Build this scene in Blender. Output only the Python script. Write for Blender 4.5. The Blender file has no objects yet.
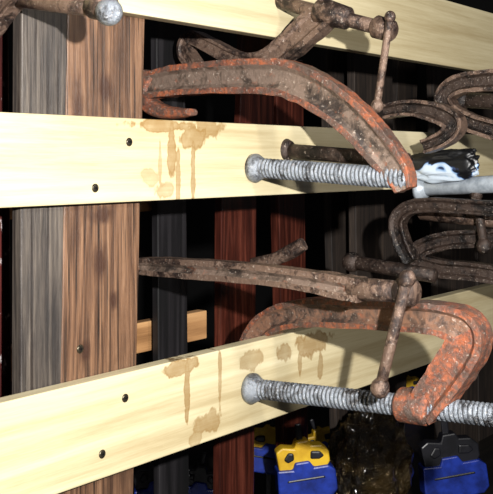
import bpy, bmesh, math, random
from mathutils import Vector, Matrix, noise
random.seed(3)
A=math.radians(37.4); CA,SA=math.cos(A),math.sin(A)
F=1000.0; H0=1.2; ZB=H0-.76
# ---------- measured geometry helpers: world = planks run along X, face -Y --------
def ray(px): s=(px-246.5)/F; return CA+s*SA, SA-s*CA
def RX(px,py,x0):
    vx,vy=ray(px); t=x0/vx; return Vector((x0,t*vy,H0+(160-py)*t/F))
def RY(px,py,y0):
    vx,vy=ray(px); t=y0/vy; return Vector((t*vx,y0,H0+(160-py)*t/F))
def TX(px,x0): return x0/ray(px)[0]/F
def TY(px,y0): return y0/ray(px)[1]/F
scene=bpy.context.scene
scene.view_settings.view_transform='Standard'
# ---------- materials ----------
def newmat(name):
    m=bpy.data.materials.new(name); m.use_nodes=True; nt=m.node_tree
    return m,nt,nt.nodes['Principled BSDF']
def N(nt,t,**k):
    n=nt.nodes.new(t)
    for a,b in k.items(): setattr(n,a,b)
    return n
def srgb(c):
    return tuple(((v/255)/12.92 if v/255<=0.04045 else ((v/255+0.055)/1.055)**2.4) for v in c)+(1,)
def ramp(nt,fac,stops):
    r=N(nt,'ShaderNodeValToRGB'); e=r.color_ramp.elements
    while len(e)<len(stops): e.new(0.5)
    for i,(p,c) in enumerate(stops): e[i].position=p; e[i].color=srgb(c)
    nt.links.new(fac,r.inputs[0]); return r.outputs[0]
def mth(nt,op,a,b=None,c=None,clamp=False):
    n=N(nt,'ShaderNodeMath',operation=op,use_clamp=clamp)
    for i,v in enumerate((a,b,c)):
        if v is None: continue
        if isinstance(v,(int,float)): n.inputs[i].default_value=v
        else: nt.links.new(v,n.inputs[i])
    return n.outputs[0]
def mix(nt,fac,a,b,bt='MIX'):
    n=N(nt,'ShaderNodeMix',data_type='RGBA',blend_type=bt)
    for idx,v in ((0,fac),(6,a),(7,b)):
        if isinstance(v,(int,float,tuple)): n.inputs[idx].default_value=v
        else: nt.links.new(v,n.inputs[idx])
    return n.outputs[2]
def noiz(nt,vec,scale,detail=4,rough=.6,dist=0):
    n=N(nt,'ShaderNodeTexNoise'); n.inputs['Scale'].default_value=scale
    n.inputs['Detail'].default_value=detail; n.inputs['Roughness'].default_value=rough
    n.inputs['Distortion'].default_value=dist
    nt.links.new(vec,n.inputs['Vector']); return n.outputs[0]
def mapv(nt,sc,loc=(0,0,0)):
    tc=N(nt,'ShaderNodeTexCoord'); m=N(nt,'ShaderNodeMapping')
    m.inputs['Scale'].default_value=sc; m.inputs['Location'].default_value=loc
    nt.links.new(tc.outputs['Object'],m.inputs[0]); return m.outputs[0]
def bump(nt,bs,h,st=.4,d=.002):
    b=N(nt,'ShaderNodeBump'); b.inputs['Strength'].default_value=st; b.inputs['Distance'].default_value=d
    nt.links.new(h,b.inputs['Height']); nt.links.new(b.outputs[0],bs.inputs['Normal'])
def wood(name,cols,axis='Z',scale=1.0,rough=.6,knots=None,stains=None,contrast=1.0,blot=None,coat=0,loc=(0,0,0),freq=38,fleck=None,bst=.3,fine=1.0,cracks=0):
    m,nt,bs=newmat(name)
    lo,hi=2.5*scale,90*scale
    fl_,fh=lo*fine*1.2,hi*fine
    sc=(fl_,fh,fh) if axis=='X' else (fh,fh,fl_)
    v=mapv(nt,sc,loc)
    g1=noiz(nt,v,1,8,.8,.15)
    sc2=(lo*.4,hi*.16,hi*.16) if axis=='X' else (hi*.16,hi*.16,lo*.4)
    v2=mapv(nt,sc2,loc)
    nn=noiz(nt,v2,1,2,.5,.5)
    rings=mth(nt,'SINE',mth(nt,'MULTIPLY',nn,freq))
    rings=mth(nt,'MULTIPLY_ADD',rings,.5,.5)
    rw=.3*contrast
    f=mth(nt,'ADD',mth(nt,'MULTIPLY_ADD',g1,1-rw*.6,0),mth(nt,'MULTIPLY_ADD',rings,rw,-rw*.2))
    n=len(cols)
    col=ramp(nt,f,[(.30+.42*i/(n-1),c) for i,c in enumerate(cols)])
    if cracks:
        cv=noiz(nt,mapv(nt,(260,260,5),loc),1,3,.6,.1)
        col=mix(nt,mth(nt,'MULTIPLY',mth(nt,'MULTIPLY_ADD',cv,-12,5.2,True),cracks),col,srgb((26,17,12)))
    if blot:
        big=noiz(nt,mapv(nt,(14,14,5),loc),1,5,.65)
        col=mix(nt,mth(nt,'MULTIPLY',mth(nt,'MULTIPLY_ADD',big,5,-2.5,True),.75),col,srgb(blot))
    if fleck:
        fl=noiz(nt,mapv(nt,(60,60,30)),1,5,.7)
        col=mix(nt,mth(nt,'MULTIPLY_ADD',fl,14,-8.5,True),col,srgb(fleck))
    tc=N(nt,'ShaderNodeTexCoord'); sep=N(nt,'ShaderNodeSeparateXYZ'); nt.links.new(tc.outputs['Object'],sep.inputs[0])
    def blob(c,rx,rz,wob,ws=45):
        w=noiz(nt,mapv(nt,(ws,ws,ws*.7)),1,3,.6)
        dx=mth(nt,'DIVIDE',mth(nt,'SUBTRACT',sep.outputs[0],c[0]),rx)
        dz=mth(nt,'DIVIDE',mth(nt,'SUBTRACT',sep.outputs[2],c[2]),rz)
        d=mth(nt,'SQRT',mth(nt,'ADD',mth(nt,'MULTIPLY',dx,dx),mth(nt,'MULTIPLY',dz,dz)))
        return mth(nt,'ADD',d,mth(nt,'MULTIPLY_ADD',w,wob,-wob*.5))
    for (c,rx,rz) in (knots or []):
        d=blob(c,rx,rz,.9,60)
        k=mth(nt,'MULTIPLY_ADD',d,-1.6,1.75,True)
        col=mix(nt,mth(nt,'MULTIPLY',k,.85),col,srgb((50,28,18)))
    if stains:
        tot=None
        for (c,rx,rz,s) in stains:
            d=blob(c,rx,rz,1.9,60)
            inside=mth(nt,'MULTIPLY_ADD',d,-4,4.4,True)
            edge=mth(nt,'SUBTRACT',1,mth(nt,'MULTIPLY',mth(nt,'ABSOLUTE',mth(nt,'SUBTRACT',d,.9)),5),None,True)
            v_=mth(nt,'MULTIPLY',mth(nt,'ADD',mth(nt,'MULTIPLY',inside,.62),mth(nt,'MULTIPLY',edge,.2)),s)
            tot=v_ if tot is None else mth(nt,'MAXIMUM',tot,v_)
        mo=mth(nt,'MULTIPLY_ADD',noiz(nt,mapv(nt,(60,60,60)),1,3,.6),1.2,.35,True)
        tot=mth(nt,'MULTIPLY',tot,mo)
        col=mix(nt,tot,col,srgb((122,84,20)))
        nt.links.new(mth(nt,'MULTIPLY_ADD',tot,-.6,rough,True),bs.inputs['Roughness'])
        nt.links.new(tot,bs.inputs['Coat Weight']); bs.inputs['Coat Roughness'].default_value=.1
    else:
        bs.inputs['Roughness'].default_value=rough
        bs.inputs['Coat Weight'].default_value=coat; bs.inputs['Coat Roughness'].default_value=.2
    nt.links.new(col,bs.inputs['Base Color'])
    bump(nt,bs,f,bst,.0012)
    return m
def rust(name,c_hi,c_mid,c_lo,rough=.55,metal=.3,thr=.5,scale=60,wear=None,wt=0,bst=.75):
    m,nt,bs=newmat(name); v=mapv(nt,(1,1,1))
    a=noiz(nt,v,scale,7,.75,.6); b=noiz(nt,v,scale*.3,4,.6,.4)
    f=mth(nt,'ADD',mth(nt,'MULTIPLY',a,.55),mth(nt,'MULTIPLY',b,.45))
    col=ramp(nt,f,[(thr-.08,c_lo),(thr-.02,c_mid),(thr+.03,c_hi),(thr+.20,c_mid)])
    if wear:
        w=mth(nt,'MULTIPLY_ADD',noiz(nt,v,scale*1.7,6,.8),9,-4.95+wt,True)
        col=mix(nt,mth(nt,'MULTIPLY',w,.8),col,srgb(wear))
    sp=mth(nt,'MULTIPLY_ADD',noiz(nt,v,scale*5,3,.6),12,-7.4,True)
    col=mix(nt,mth(nt,'MULTIPLY',sp,.5),col,srgb((200,185,170)))
    nt.links.new(col,bs.inputs['Base Color'])
    nt.links.new(mth(nt,'MULTIPLY_ADD',a,.5,rough-.25),bs.inputs['Roughness']); bs.inputs['Metallic'].default_value=metal
    bump(nt,bs,noiz(nt,v,scale*2.5,7,.75),bst,.0028)
    return m
def plain(name,c,rough=.4,metal=0,c2=None,scale=40,b=.2):
    m,nt,bs=newmat(name); v=mapv(nt,(1,1,1)); n_=noiz(nt,v,scale,4,.6)
    c2=c2 or tuple(x*.8 for x in c)
    nt.links.new(ramp(nt,n_,[(.35,c2),(.6,c)]),bs.inputs['Base Color'])
    bs.inputs['Roughness'].default_value=rough; bs.inputs['Metallic'].default_value=metal
    bump(nt,bs,noiz(nt,v,scale*5,3),b,.001)
    return m
# ---------- mesh helpers ----------
def obj(name,bm,mats,parent=None,smooth=False,bevel=0,rough_geo=0):
    me=bpy.data.meshes.new(name); bmesh.ops.recalc_face_normals(bm,faces=bm.faces); bm.to_mesh(me); bm.free()
    o=bpy.data.objects.new(name,me); scene.collection.objects.link(o)
    for mm in (mats if isinstance(mats,list) else [mats]): me.materials.append(mm)
    if smooth:
        for p in me.polygons: p.use_smooth=True
    if bevel:
        b=o.modifiers.new('bevel','BEVEL'); b.width=bevel; b.segments=2; b.limit_method='ANGLE'
    if parent: o.parent=parent
    return o
def empty(name):
    e=bpy.data.objects.new(name,None); scene.collection.objects.link(e); e.empty_display_size=.02; return e
def lathe(bm,p1,axis,prof,n=20,mi=0):
    axis=axis.normalized(); u=axis.orthogonal().normalized(); w=axis.cross(u); rings=[]
    for (t,r) in prof:
        c=p1+axis*t
        if r<=1e-6: rings.append([bm.verts.new(c)])
        else: rings.append([bm.verts.new(c+(u*math.cos(2*math.pi*i/n)+w*math.sin(2*math.pi*i/n))*r) for i in range(n)])
    for a,b in zip(rings,rings[1:]):
        for i in range(n):
            j=(i+1)%n
            if len(a)==1 and len(b)==1: break
            if len(a)==1: f=bm.faces.new((a[0],b[i],b[j]))
            elif len(b)==1: f=bm.faces.new((a[i],b[0],a[j]))
            else: f=bm.faces.new((a[i],b[i],b[j],a[j]))
            f.material_index=mi
            f.smooth=True
    for rg in (rings[0],rings[-1]):
        if len(rg)>2: bm.faces.new(rg).material_index=mi
def rod(bm,p1,p2,r,r2=None,n=16,mi=0):
    d=p2-p1; L=d.length; r2=r2 or r; c=min(r,r2)*.25
    lathe(bm,p1,d,[(0,0),(0,r-c),(c,r),(L-c,r2),(L,r2-c),(L,0)],n,mi)
def ballend(bm,p,d,r,n=16,mi=0,squash=1.0):
    lathe(bm,p-d.normalized()*r*squash,d,[(r*squash*(1-math.cos(math.pi*i/8)),r*math.sin(math.pi*i/8)) for i in range(9)],n,mi)
def thread(bm,p1,p2,r,pitch=.0055,depth=.0022,mi=0,n=24):
    ax=(p2-p1); L=ax.length; ax.normalize(); u=ax.orthogonal().normalized(); w=ax.cross(u)
    turns=L/pitch; steps=int(turns*n); prof=[(0,-depth),(.3,-depth),(.45,0),(.7,0),(1.0,-depth)]
    prev=None
    for s in range(steps+1):
        a=2*math.pi*s/n; base=s*pitch/n-pitch
        row=[]
        for (q,dd) in prof:
            t=min(max(base+q*pitch,0),L)
            row.append(bm.verts.new(p1+ax*t+(u*math.cos(a)+w*math.sin(a))*(r+dd)))
        if prev:
            for i in range(len(prof)-1):
                f=bm.faces.new((prev[i],prev[i+1],row[i+1],row[i])); f.material_index=mi
        prev=row
    lathe(bm,p1,ax,[(0,0),(0,r-depth),(L,r-depth),(L,0)],n,mi)
def cat(P,k=10):
    P=[P[0]]+list(P)+[P[-1]]; out=[]
    for i in range(1,len(P)-2):
        for s in range(k):
            t=s/k; q=[]
            for a,b,c,d in zip(P[i-1],P[i],P[i+1],P[i+2]):
                q.append(.5*((2*b)+(-a+c)*t+(2*a-5*b+4*c-d)*t*t+(-a+3*b-3*c+d)*t**3))
            out.append(q)
    out.append(list(P[-2])); return out
def frame(bm,ctrl,x0,T=.010,k=.0065,fl=.19,rim=0,web=1,xf=None,T2=None,web_end=None):
    """I-section casting swept in the clamp's plane. ctrl: (px,py,width_px)"""
    pts=cat(ctrl); C=[];Wd=[]
    for (a,b,w) in pts:
        xx=xf(a) if xf else x0
        C.append(RX(a,b,xx)); Wd.append(w*TX(a,xx))
    prev=None; X=Vector((1,0,0)); first=None; n_=len(C)
    for i,c in enumerate(C):
        t=(C[min(i+1,n_-1)]-C[max(i-1,0)]).normalized(); n=X.cross(t).normalized()
        j=lambda q:.07*noise.noise(Vector((i*.35,q*7.1,x0*50)))
        h=Wd[i]/2; f=2*h*fl
        TT=T if T2 is None else T+(T2-T)*i/(n_-1)
        sec=[(-h,-TT),(-h,TT),(-h+f,TT),(-h+f*1.6,k),(h-f*1.6,k),(h-f,TT),(h,TT),(h,-TT),(h-f,-TT),(h-f*1.6,-k),(-h+f*1.6,-k),(-h+f,-TT)]
        row=[bm.verts.new(c+n*a*(1+j(q))+X*b*(1+j(q+20))) for q,(a,b) in enumerate(sec)]
        if prev:
            m=len(sec)
            wi=web if (web_end is None or i/n_<web_end) else rim
            for q in range(m):
                g=bm.faces.new((prev[q],prev[(q+1)%m],row[(q+1)%m],row[q])); g.material_index= wi if q in (2,3,4,8,9,10) else rim
        else: first=row
        prev=row
    for a in (first,prev):
        for q in ((0,1,2,11),(2,3,10,11),(3,4,9,10),(4,5,8,9),(5,6,7,8)):
            bm.faces.new([a[z] for z in q]).material_index=rim
def solid(bm,ctrl,x0,T=.008,mi=0,xf=None):
    """rounded solid bar swept in the clamp's plane"""
    pts=cat(ctrl); C=[RX(a,b,xf(a) if xf else x0) for a,b,w in pts]; Wd=[w*TX(a,x0) for a,b,w in pts]
    X=Vector((1,0,0)); prev=None; n_=len(C); m=12
    for i,c in enumerate(C):
        t=(C[min(i+1,n_-1)]-C[max(i-1,0)]).normalized(); n=X.cross(t).normalized(); row=[]
        for q in range(m):
            a=2*math.pi*q/m; sx=math.copysign(abs(math.cos(a))**.6,math.cos(a)); sy=math.copysign(abs(math.sin(a))**.6,math.sin(a))
            row.append(bm.verts.new(c+n*sx*Wd[i]/2+X*sy*T))
        if prev:
            for q in range(m):
                g=bm.faces.new((prev[q],prev[(q+1)%m],row[(q+1)%m],row[q])); g.smooth=True; g.material_index=mi
        else: bm.faces.new(row).material_index=mi
        prev=row
    bm.faces.new(prev).material_index=mi
def boxpts(bm,f4,dv,mi=0):
    a=[bm.verts.new(p) for p in f4]; b=[bm.verts.new(p+dv) for p in f4]
    bm.faces.new(a).material_index=mi; bm.faces.new(b[::-1]).material_index=mi
    for i in range(4):
        bm.faces.new((a[i],b[i],b[(i+1)%4],a[(i+1)%4])).material_index=mi
def board(name,q,y,th,mat,bevel=.0015,parent=None,stand=True):
    """upright board: q = four (px,py) corners (bl,br,tr,tl) of its front face in plane y, foot on the bench"""
    P=[RY(a,b,y) for a,b in q]
    if stand:
        for bi,ti in ((0,3),(1,2)):
            d=P[bi]-P[ti]; P[bi]=P[ti]+d*((ZB-P[ti].z)/d.z)
    bm=bmesh.new(); boxpts(bm,P,Vector((0,th,0)))
    return obj(name,bm,mat,parent,bevel=bevel)
def box(name,lo,hi,mat,bevel=.0015):
    bm=bmesh.new(); l=Vector(lo);h=Vector(hi)
    boxpts(bm,[Vector((l.x,l.y,l.z)),Vector((h.x,l.y,l.z)),Vector((h.x,l.y,h.z)),Vector((l.x,l.y,h.z))],Vector((0,h.y-l.y,0)))
    return obj(name,bm,mat,bevel=bevel)
YF=.743
# ---------- material set ----------
def W(px,py): return RY(px,py,YF)
pine_cols=[(166,150,114),(184,171,136),(198,186,152),(208,198,168)]
st_mid=[(W(165,126),.055,.007,1),(W(172,150),.007,.038,1),(W(192,137),.022,.014,1),(W(178,180),.004,.034,.9),(W(150,178),.016,.010,.5),(W(208,127),.024,.012,.9),(W(193,168),.0038,.040,1),(W(165,190),.016,.010,.7),(W(160,165),.003,.03,.7)]
st_low=[(W(182,367),.028,.009,1),(W(187,390),.005,.040,1),(W(207,422),.024,.012,.8),(W(220,376),.0035,.036,.9),(W(312,343),.038,.018,1),(W(285,352),.016,.012,.8),(W(252,360),.022,.012,.7),(W(196,440),.014,.010,.6),(W(320,366),.006,.022,.8),(W(300,362),.005,.02,.8)]
M_mid=wood('pine_mid',pine_cols,'X',.6,.42,stains=st_mid,contrast=.55,freq=22)
M_low=wood('pine_low',pine_cols,'X',.6,.42,stains=st_low,contrast=.7,loc=(3,1,2),freq=22)
M_top=wood('pine_top',pine_cols,'X',.6,.45,contrast=.55,loc=(7,3,1),freq=22)
M_rear=wood('pine_rear',[(120,84,50),(160,118,76),(186,144,98)],'X',.8,.6)
M_p1=wood('old_fir',[(30,19,13),(80,56,40),(112,82,60),(146,114,88)],'Z',1.1,.45,
   knots=[(RY(98,262,.765),.012,.024),(RY(104,88,.765),.012,.02),(RY(112,300,.765),.008,.012),(RY(84,352,.765),.008,.014),(RY(100,215,.765),.02,.012),(RY(76,150,.765),.01,.1)],contrast=.4,coat=.2,blot=(46,32,24),freq=70,fine=2.3,bst=.9,cracks=.95)
M_p0=wood('grey_board',[(20,18,17),(52,46,42),(82,74,66),(114,103,93)],'Z',1.1,.5,contrast=.3,blot=(36,33,32),loc=(2,5,1),freq=60,fine=2.2,bst=.9,cracks=.85)
M_dk=wood('dark_board',[(7,7,8),(18,16,18),(36,34,36)],'Z',1,.5,fine=1.4)
M_red=wood('mahogany',[(28,11,8),(64,28,20),(108,56,42)],'Z',1.4,.28,coat=.45,contrast=.4,freq=60,fine=1.5,cracks=.4)
M_redp=wood('painted_post',[(30,10,9),(56,20,18),(84,34,30)],'Z',1.4,.4,fleck=(170,160,160))
M_bg=wood('weathered_board',[(16,13,11),(46,37,31),(80,66,55)],'Z',1,.7,contrast=.3,loc=(4,4,4),blot=(18,15,13),fine=1.8,cracks=.5)
M_or=rust('orange_paint',(160,90,58),(122,72,54),(70,52,44),.46,.08,.51,62,wear=(84,70,62),wt=1.05,bst=.9)
M_web=rust('grimy_web',(122,104,92),(92,78,68),(52,44,40),.45,.25,.5,50,wear=(148,82,54),wt=-.25)
M_web2=rust('worn_orange_web',(130,96,76),(104,82,70),(60,50,45),.45,.15,.51,55,wear=(152,86,58),wt=-.2)
M_dr=rust('dark_rust',(120,98,84),(76,60,52),(38,30,28),.38,.4,.5,70,wear=(140,122,110),wt=-.3)
M_bk=rust('black_iron',(66,53,46),(40,31,27),(20,16,15),.4,.35,.5,60)
M_zn=rust('zinc_thread',(142,148,156),(104,108,114),(48,45,44),.38,.55,.49,90,wear=(176,180,186),wt=0)
M_zn2=plain('galvanised',(168,176,184),.42,.3,(130,138,146),60)
M_scr=plain('screw_head',(96,88,72),.3,.8,(54,50,42),300)
M_cross=plain('screw_recess',(14,12,10),.6,.2)
M_yel=plain('yellow_nylon',(216,176,38),.4,0,(190,146,26),30)
M_blu=plain('blue_nylon',(30,54,150),.35,0,(18,34,100),30)
M_blk=plain('black_nylon',(24,24,30),.4,0,(14,14,18),30)
M_wall=plain('dark_wall',(14,12,12),.9,0,(8,7,8),3)
M_floor=plain('floor_mat',(28,25,24),.8,0,(14,12,12),5)
M_bench=wood('bench_wood',[(8,7,6),(18,15,12),(30,24,20)],'X',.6,.5)
# ---------- room ----------
box('floor',(-2,-1.5,-.05),(5,3.0,0),M_floor,0)
box('wall_back',(-2,2.6,0),(5,2.7,2.6),M_wall,0)
box('wall_right',(4.6,-1.5,0),(4.7,2.6,2.6),M_wall,0)
be=empty('workbench')
b=box('bench_top',(.25,.72,ZB-.04),(3.4,2.2,ZB),M_bench); b.parent=be
for i,(x,y) in enumerate(((.31,.78),(3.3,.78),(.31,2.1),(3.3,2.1))):
    b=box('leg_%d'%(i+1),(x-.04,y-.04,0),(x+.04,y+.04,ZB-.04),M_bench); b.parent=be
# ---------- pine rails ----------
x1,x2=.38,2.6
box('pine_plank',(x1,YF,H0-.0445),(x2,YF+.019,H0+.0445),M_mid)
box('pine_plank.001',(x1,YF,H0-.328),(x2,YF+.019,H0-.225),M_low)
box('pine_plank.002',(x1,YF,H0+.156),(x2,YF+.019,H0+.265),M_top)
box('rear_rail',(.6,.96,H0-.268),(RY(207,0,.96).x,.978,H0-.226),M_rear)
box('rear_rail.001',(.6,.96,H0-.072),(RY(152,0,.96).x,.978,H0+.02),M_rear)
# ---------- uprights ----------
board('wooden_post',[(58,560),(132,560),(147,-60),(69,-60)],.7625,.030,M_p1)
board('wooden_post.001',[(20,560),(59,560),(69,-60),(22,-60)],.7635,.014,M_p0)
board('painted_post',[(-30,520),(13,520),(8,-60),(-34,-60)],.83,.014,M_redp)
board('dark_post',[(160,560),(190,560),(184,-60),(156,-60)],.938,.012,M_dk)
board('mahogany_post',[(219,640),(253,640),(257,165),(222,165)],.945,.014,M_red)
board('mahogany_post.001',[(238,172),(272,172),(280,-60),(246,-60)],.965,.012,M_red,stand=False)
board('mahogany_post.002',[(285,480),(309,480),(303,60),(276,60)],1.05,.02,M_red)
for i,(l,r,y,ln) in enumerate(((326,350,1.10,10),(354,392,1.04,4),(400,420,1.16,-14),(432,470,1.08,8),(476,520,1.14,3))):
    board('weathered_board' if i==0 else 'weathered_board.%03d'%i,[(l+ln,400),(r+ln,400),(r,20),(l,20)],y,.018,M_bg)
# ---------- clamps ----------
def pad(bm,p,r,mi=0):
    lathe(bm,Vector((p.x,YF-.0005,p.z)),Vector((0,-1,0)),[(0,0),(0,r),(.005,r*1.02),(.010,r*.86),(.016,r*.66),(.019,r*.3),(.02,0)],24,mi)
def tbar(parent,p1,p2,r,mat):
    bm=bmesh.new(); rod(bm,p1,p2,r); d=p2-p1
    ballend(bm,p1,d,r*1.5,squash=1.1); ballend(bm,p2,d,r*1.7,squash=1.1)
    obj('t_handle',bm,mat,parent,smooth=True)
# A: upper orange clamp
cA=empty('c_clamp'); x0=.985
bm=bmesh.new()
frame(bm,[(149,86,26),(165,83,29),(185,80,31),(235,77,34),(283,78,37),(318,92,38),(352,117,36),(380,147,34),(399,172,28),(406,190,18)],x0,.013,T2=.010)
solid(bm,[(152,74,16),(145,88,18),(148,102,18),(162,111,15),(180,113,11),(192,112,7)],x0,.012)
obj('frame',bm,[M_or,M_web],cA,bevel=.0022)
bm=bmesh.new(); s1=RX(262,168,x0); s2=RX(410,179,x0); thread(bm,s1,s2,.0122)
pad(bm,RY(253,168,YF),.0175); obj('screw',bm,M_zn,cA)
# rod behind
cR=empty('c_clamp.001'); x0=1.058
bm=bmesh.new(); rod(bm,RX(290,151,x0),RX(410,161,x0),.0095); lathe(bm,RX(283,150,x0),Vector((0,-1,0)),[(0,0),(0,.013),(.006,.015),(.012,.012),(.014,0)],20)
obj('screw',bm,M_bk,cR)
bm=bmesh.new(); frame(bm,[(404,178,20),(396,164,20),(376,142,22),(350,116,22),(318,95,22),(283,82,22),(240,80,20)],x0,.009); obj('frame',bm,[M_bk,M_bk],cR,bevel=.0015)
# B: top dark clamp
cB=empty('c_clamp.002'); x0=1.04
bm=bmesh.new()
frame(bm,[(196,66,12),(187,52,14),(193,38,14),(212,46,14),(240,60,16),(266,62,22),(290,46,26),(312,26,28),(332,10,26)],x0,.011,k=.008); obj('frame',bm,[M_dr,M_dr],cB,bevel=.002)
bm=bmesh.new(); rod(bm,RX(276,1,x0),RX(388,30,x0),.009); rod(bm,RX(318,10,x0),RX(350,19,x0),.017,.014,24)
rod(bm,RX(374,26,x0),RX(394,32,x0),.014,.013,20); obj('screw',bm,M_dr,cB)
tbar(cB,RX(390,17,x0-.015),RX(377,106,x0-.015),.0045,M_dr)
# C: middle dark clamp
cC=empty('c_clamp.003'); x0=.93
bm=bmesh.new()
frame(bm,[(134,265,14),(150,266,17),(180,268,19),(240,272,20),(300,279,20),(345,287,24),(362,290,24)],x0,.011,.007,.3); obj('frame',bm,[M_dr,M_web],cC,bevel=.0025)
bm=bmesh.new(); rod(bm,RX(350,288,x0),RX(404,292,x0),.0125,.0115,24); rod(bm,RX(396,291,x0),RX(417,293,x0),.0145,.0145,24)
ballend(bm,RX(139,266,x0),Vector((0,1,0)),.010); obj('screw',bm,M_dr,cC)
tbar(cC,RX(407,279,x0-.016),RX(380,388,x0-.016),.006,M_dr)
# D: lower orange clamp (frame yawed slightly so its rear arm drops behind the plank)
cD=empty('c_clamp.004'); x0=.979
xfD=lambda a: .979+.075*min(max((430-a)/180,0),1.1)
bm=bmesh.new()
frame(bm,[(246,400,22),(250,362,22),(258,338,24),(274,321,25),(300,313,27),(335,312,28),(400,315,29),(440,318,31),(466,328,36),(468,346,38),(452,372,38),(436,394,36),(424,410,32)],x0,.015,k=.010,xf=xfD,web_end=.68)
obj('frame',bm,[M_or,M_web2],cD,bevel=.0025)
bm=bmesh.new(); thread(bm,RX(258,389,x0),RX(520,418,x0),.0122); pad(bm,RY(250,388,YF),.0185); obj('screw',bm,M_zn,cD)
bm=bmesh.new(); rod(bm,RX(398,404,x0),RX(432,409,x0),.0195,.019,28); obj('boss',bm,M_or,cD,bevel=.001)
# F: galvanised screw to the right
cF=empty('c_clamp.005'); x0=1.417
bm=bmesh.new(); rod(bm,RX(424,188,x0),RX(550,181,x0),.0125,.0140,24); pad(bm,RY(418,189,YF),.0195); obj('screw',bm,M_zn2,cF)
# right dark clamps
cG=empty('c_clamp.006'); x0=1.40
bm=bmesh.new(); frame(bm,[(540,78,20),(500,80,22),(462,84,20),(446,96,18),(452,112,18),(475,124,18),(510,134,20),(540,140,20)],x0,.011); obj('frame',bm,[M_dr,M_bk],cG,bevel=.002)
bm=bmesh.new(); rod(bm,RX(462,100,x0+.05),RX(540,104,x0+.05),.012); ballend(bm,RX(462,100,x0+.05),Vector((0,1,0)),.016); obj('screw',bm,M_bk,cG)
cH=empty('c_clamp.007'); x0=1.30
bm=bmesh.new(); frame(bm,[(385,112,14),(410,108,16),(438,113,20),(455,124,20),(446,138,16),(425,147,14)],x0,.011); obj('frame',bm,[M_dr,M_bk],cH,bevel=.002)
cI=empty('c_clamp.008'); x0=1.45
bm=bmesh.new(); frame(bm,[(530,236,18),(490,238,18),(450,240,18),(424,248,18),(418,260,18),(440,268,18),(480,272,18),(530,280,18)],x0,.011); obj('frame',bm,[M_bk,M_bk],cI,bevel=.002)
bm=bmesh.new(); rod(bm,RX(420,212,x0),RX(520,222,x0),.013); rod(bm,RX(440,210,x0),RX(470,214,x0),.02,.018); obj('screw',bm,M_dr,cI)
tbar(cI,RX(476,194,x0-.03),RX(484,246,x0-.03),.007,M_bk)
cJ=empty('c_clamp.009'); x0=1.12
bm=bmesh.new(); solid(bm,[(254,264,13),(275,259,13),(292,251,15),(303,244,13)],x0,.008); obj('frame',bm,[M_dr],cJ)
cL=empty('c_clamp.011'); x0=1.38
bm=bmesh.new(); frame(bm,[(412,262,14),(402,242,16),(398,222,16),(408,209,15),(430,205,15),(470,207,15),(540,212,16)],x0,.010); obj('frame',bm,[M_bk,M_bk],cL,bevel=.002)
cM=empty('c_clamp.012'); x0=1.34
bm=bmesh.new(); rod(bm,RX(352,262,x0),RX(436,276,x0),.011); ballend(bm,RX(352,262,x0),Vector((0,1,0)),.016); obj('screw',bm,M_bk,cM)
# top-left clamp
cK=empty('c_clamp.010'); x0=.62
bm=bmesh.new(); rod(bm,RX(18,0,x0),RX(100,9,x0),.0075); ballend(bm,RX(108,12,x0),Vector((0,1,0)),.0115)
lathe(bm,RX(92,8,x0),Vector((0,-1,0)),[(0,0),(0,.010),(.012,.0125),(.022,.012),(.026,0)],20); obj('screw',bm,M_dr,cK)
bm=bmesh.new(); ballend(bm,RX(109,12,x0-.004),Vector((0,1,0)),.0122); obj('knob',bm,M_zn,cK)
bm=bmesh.new(); frame(bm,[(-34,44,16),(-16,36,18),(-2,20,18),(10,4,18),(26,-10,18)],x0,.009); obj('frame',bm,[M_dr,M_dr],cK,bevel=.0015)
# ---------- screws in planks ----------
for i,(a,b) in enumerate(((129,142),(95,188),(125,398),(102,454),(80,349))):
    y=YF if i<4 else .7625
    p=RY(a,b,y); bm=bmesh.new(); r=.0046
    lathe(bm,Vector((p.x,y-.0001,p.z)),Vector((0,-1,0)),[(0,0),(0,r),(.0006,r),(.0012,r*.8),(.0014,0)],20)
    for dx,dz in ((r*.6,r*.16),(r*.16,r*.6)):
        yy=y-.0017; boxpts(bm,[Vector((p.x-dx,yy,p.z-dz)),Vector((p.x+dx,yy,p.z-dz)),Vector((p.x+dx,yy,p.z+dz)),Vector((p.x-dx,yy,p.z+dz))],Vector((0,.001,0)),1)
    obj('wood_screw' if i==0 else 'wood_screw.%03d'%i,bm,[M_scr,M_cross])
# ---------- crumpled plastic rag lying over the galvanised screw ----------
c0=RX(410,168,1.400); c1=RX(482,163,1.400); cc=(c0+c1)/2; ux=(c1-c0)/2
m,nt,bs=newmat('rag_plastic'); v=mapv(nt,(1,1,1)); n_=noiz(nt,v,22,2,.5,1.0)
tc=N(nt,'ShaderNodeTexCoord'); sep=N(nt,'ShaderNodeSeparateXYZ'); nt.links.new(tc.outputs['Object'],sep.inputs[0])
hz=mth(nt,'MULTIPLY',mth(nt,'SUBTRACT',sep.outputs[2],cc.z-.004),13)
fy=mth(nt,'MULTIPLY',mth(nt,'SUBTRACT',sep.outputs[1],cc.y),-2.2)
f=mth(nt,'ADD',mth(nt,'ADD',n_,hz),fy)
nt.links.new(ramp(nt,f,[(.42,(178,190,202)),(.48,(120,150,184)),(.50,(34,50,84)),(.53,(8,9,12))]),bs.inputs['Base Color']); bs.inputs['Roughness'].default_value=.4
bm=bmesh.new(); bmesh.ops.create_icosphere(bm,subdivisions=5,radius=1)
for vv in bm.verts:
    co=vv.co.copy(); n1=noise.fractal(co*1.5,.9,2.1,3)
    sh=lambda q: math.copysign(abs(q)**.7,q)
    k=1+.22*n1
    vv.co=cc+ux*sh(co.x)*k+Vector((co.y*.018*k,0,sh(co.z)*.0235*k))
obj('plastic_rag',bm,m,smooth=True)
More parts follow.
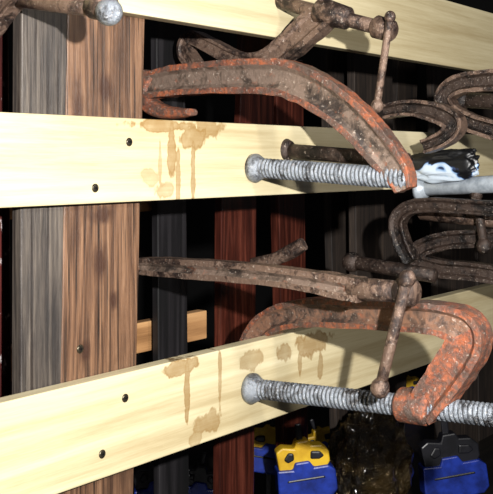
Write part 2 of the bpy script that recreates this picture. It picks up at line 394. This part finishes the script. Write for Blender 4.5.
# ---------- trigger clamps standing on the bench ----------
def ext(bm,pts,y,th,mi):
    a=[bm.verts.new(Vector((p[0],y,p[1]))) for p in pts]; b=[bm.verts.new(Vector((p[0],y+th,p[1]))) for p in pts]
    bm.faces.new(a).material_index=mi; bm.faces.new(b[::-1]).material_index=mi
    for i in range(len(pts)):
        bm.faces.new((a[i],b[i],b[(i+1)%len(pts)],a[(i+1)%len(pts)])).material_index=mi
cnt=[0]
def grip(px,py,y,s,rot=0,flip=1,dark=False,yaw=-.8):
    c=RY(px,py,y); e=empty('trigger_clamp' if cnt[0]==0 else 'trigger_clamp.%03d'%cnt[0]); cnt[0]+=1
    zl=(ZB+.004-c.z)/s
    def T(L,rot=rot): 
        cr,sr=math.cos(rot),math.sin(rot)
        return [((q[0]*flip*cr-q[1]*sr)*s, (q[0]*flip*sr+q[1]*cr)*s) for q in L]
    for nm,L,y0,th,mt in (
      ('body',[(-40,26),(-30,32),(-12,28),(-8,38),(10,38),(14,30),(30,28),(40,18),(40,2),(34,-6),(12,-8),(6,2),(-12,2),(-16,-8),(-38,-6)],-.014,.028,M_blk if dark else M_yel),
      ('jaw_pad',[(-42,0),(-18,-2),(-14,8),(8,8),(14,-2),(36,-2),(46,-10),(46,-40),(38,-48),(-36,-48),(-44,-38)],-.020,.040,M_blu),
      ('trigger_lever',[(-30,14),(-22,24),(-14,22),(-14,12),(-24,8)],-.018,.036,M_blk),
      ('grip_insert',[(12,22),(26,20),(32,12),(24,8),(10,10)],-.018,.036,M_blk),
      ('pad_groove',[(-28,-16),(28,-16),(30,-20),(-30,-20)],-.0215,.043,M_blk),
      ('slide_bar',[(-8,-40),(6,-40),(6,zl),(-8,zl)],-.003,.006,M_blk),
      ('top_block',[(-6,36),(4,36),(4,62),(-6,62)],-.003,.006,M_blk)):
        if nm=='slide_bar' and zl>-42: continue
        bm=bmesh.new(); ext(bm,T(L,0) if nm=='slide_bar' else T(L),y0,th,0); obj(nm,bm,mt,e,bevel=.003)
    e.location=c; e.rotation_euler=(0,0,yaw); return e
grip(303,464,.985,.00116,.12)
grip(268,446,1.18,.00105,-.2,-1)
grip(450,460,.92,.00152,.14,1,True)
grip(410,388,1.45,.00095,.3,1)
grip(158,482,1.10,.00095,.2,1,True)
grip(198,484,1.24,.0010,-.2,-1,True)
grip(484,388,1.25,.0011,.0,1,True)
grip(322,444,1.36,.0011,.4,1)
# black plastic bag (crumpled film)
m,nt,bs=newmat('bag_plastic'); bs.inputs['Roughness'].default_value=.16; v=mapv(nt,(1,1,1))
nt.links.new(ramp(nt,noiz(nt,v,22,3),[(.42,(9,7,6)),(.60,(52,39,18))]),bs.inputs['Base Color']); bs.inputs['Specular Tint'].default_value=(1,.78,.45,1)
bs.inputs['Specular IOR Level'].default_value=1.0; bs.inputs['Coat Weight'].default_value=.6; bs.inputs['Coat Roughness'].default_value=.12
bump(nt,bs,noiz(nt,mapv(nt,(34,34,50)),1,3,.6,2.5),1,.03)
bm=bmesh.new(); bmesh.ops.create_icosphere(bm,subdivisions=5,radius=1)
c=RY(370,470,.94)
for vv in bm.verts:
    co=vv.co.copy(); n_=noise.fractal(co*1.8,.9,2.1,3); q=co*(1+.26*n_+.3*abs(noise.noise(co*4)))
    vv.co=c+Vector((q.x*.09,q.y*.055,q.z*.13))
    if vv.co.z<ZB+.002: vv.co.z=ZB+.002
obj('plastic_bag',bm,m,smooth=True)
# ---------- light ----------
def area(name,loc,tgt,size,e,col=(1,1,1)):
    l=bpy.data.lights.new(name,'AREA'); l.size=size; l.energy=e; l.color=col
    o=bpy.data.objects.new(name,l); scene.collection.objects.link(o); o.location=loc
    o.rotation_euler=(Vector(tgt)-Vector(loc)).to_track_quat('-Z','Y').to_euler()
area('camera_flash',(.14,-.12,H0+.10),(1.3,.75,H0-.07),.02,41,(1,.98,.95))
area('fill_light',(.75,-.30,H0+.35),(1.35,.75,H0-.05),.1,5.5,(1,.96,.9))  # added fill lamp, evens the brightness of the planks towards the right
w=bpy.data.worlds.new('w'); scene.world=w; w.use_nodes=True; w.node_tree.nodes['Background'].inputs[0].default_value=(.55,.55,.6,1); w.node_tree.nodes['Background'].inputs[1].default_value=.09
# ---------- camera ----------
cd=bpy.data.cameras.new('camera'); cam=bpy.data.objects.new('camera',cd); scene.collection.objects.link(cam)
cam.location=(0,0,H0); cam.rotation_euler=(math.pi/2,0,-(math.pi/2-A)); cd.sensor_fit='HORIZONTAL'; cd.sensor_width=36; cd.lens=F/493*36; cd.shift_y=-87/493; cd.clip_start=.01
scene.camera=cam
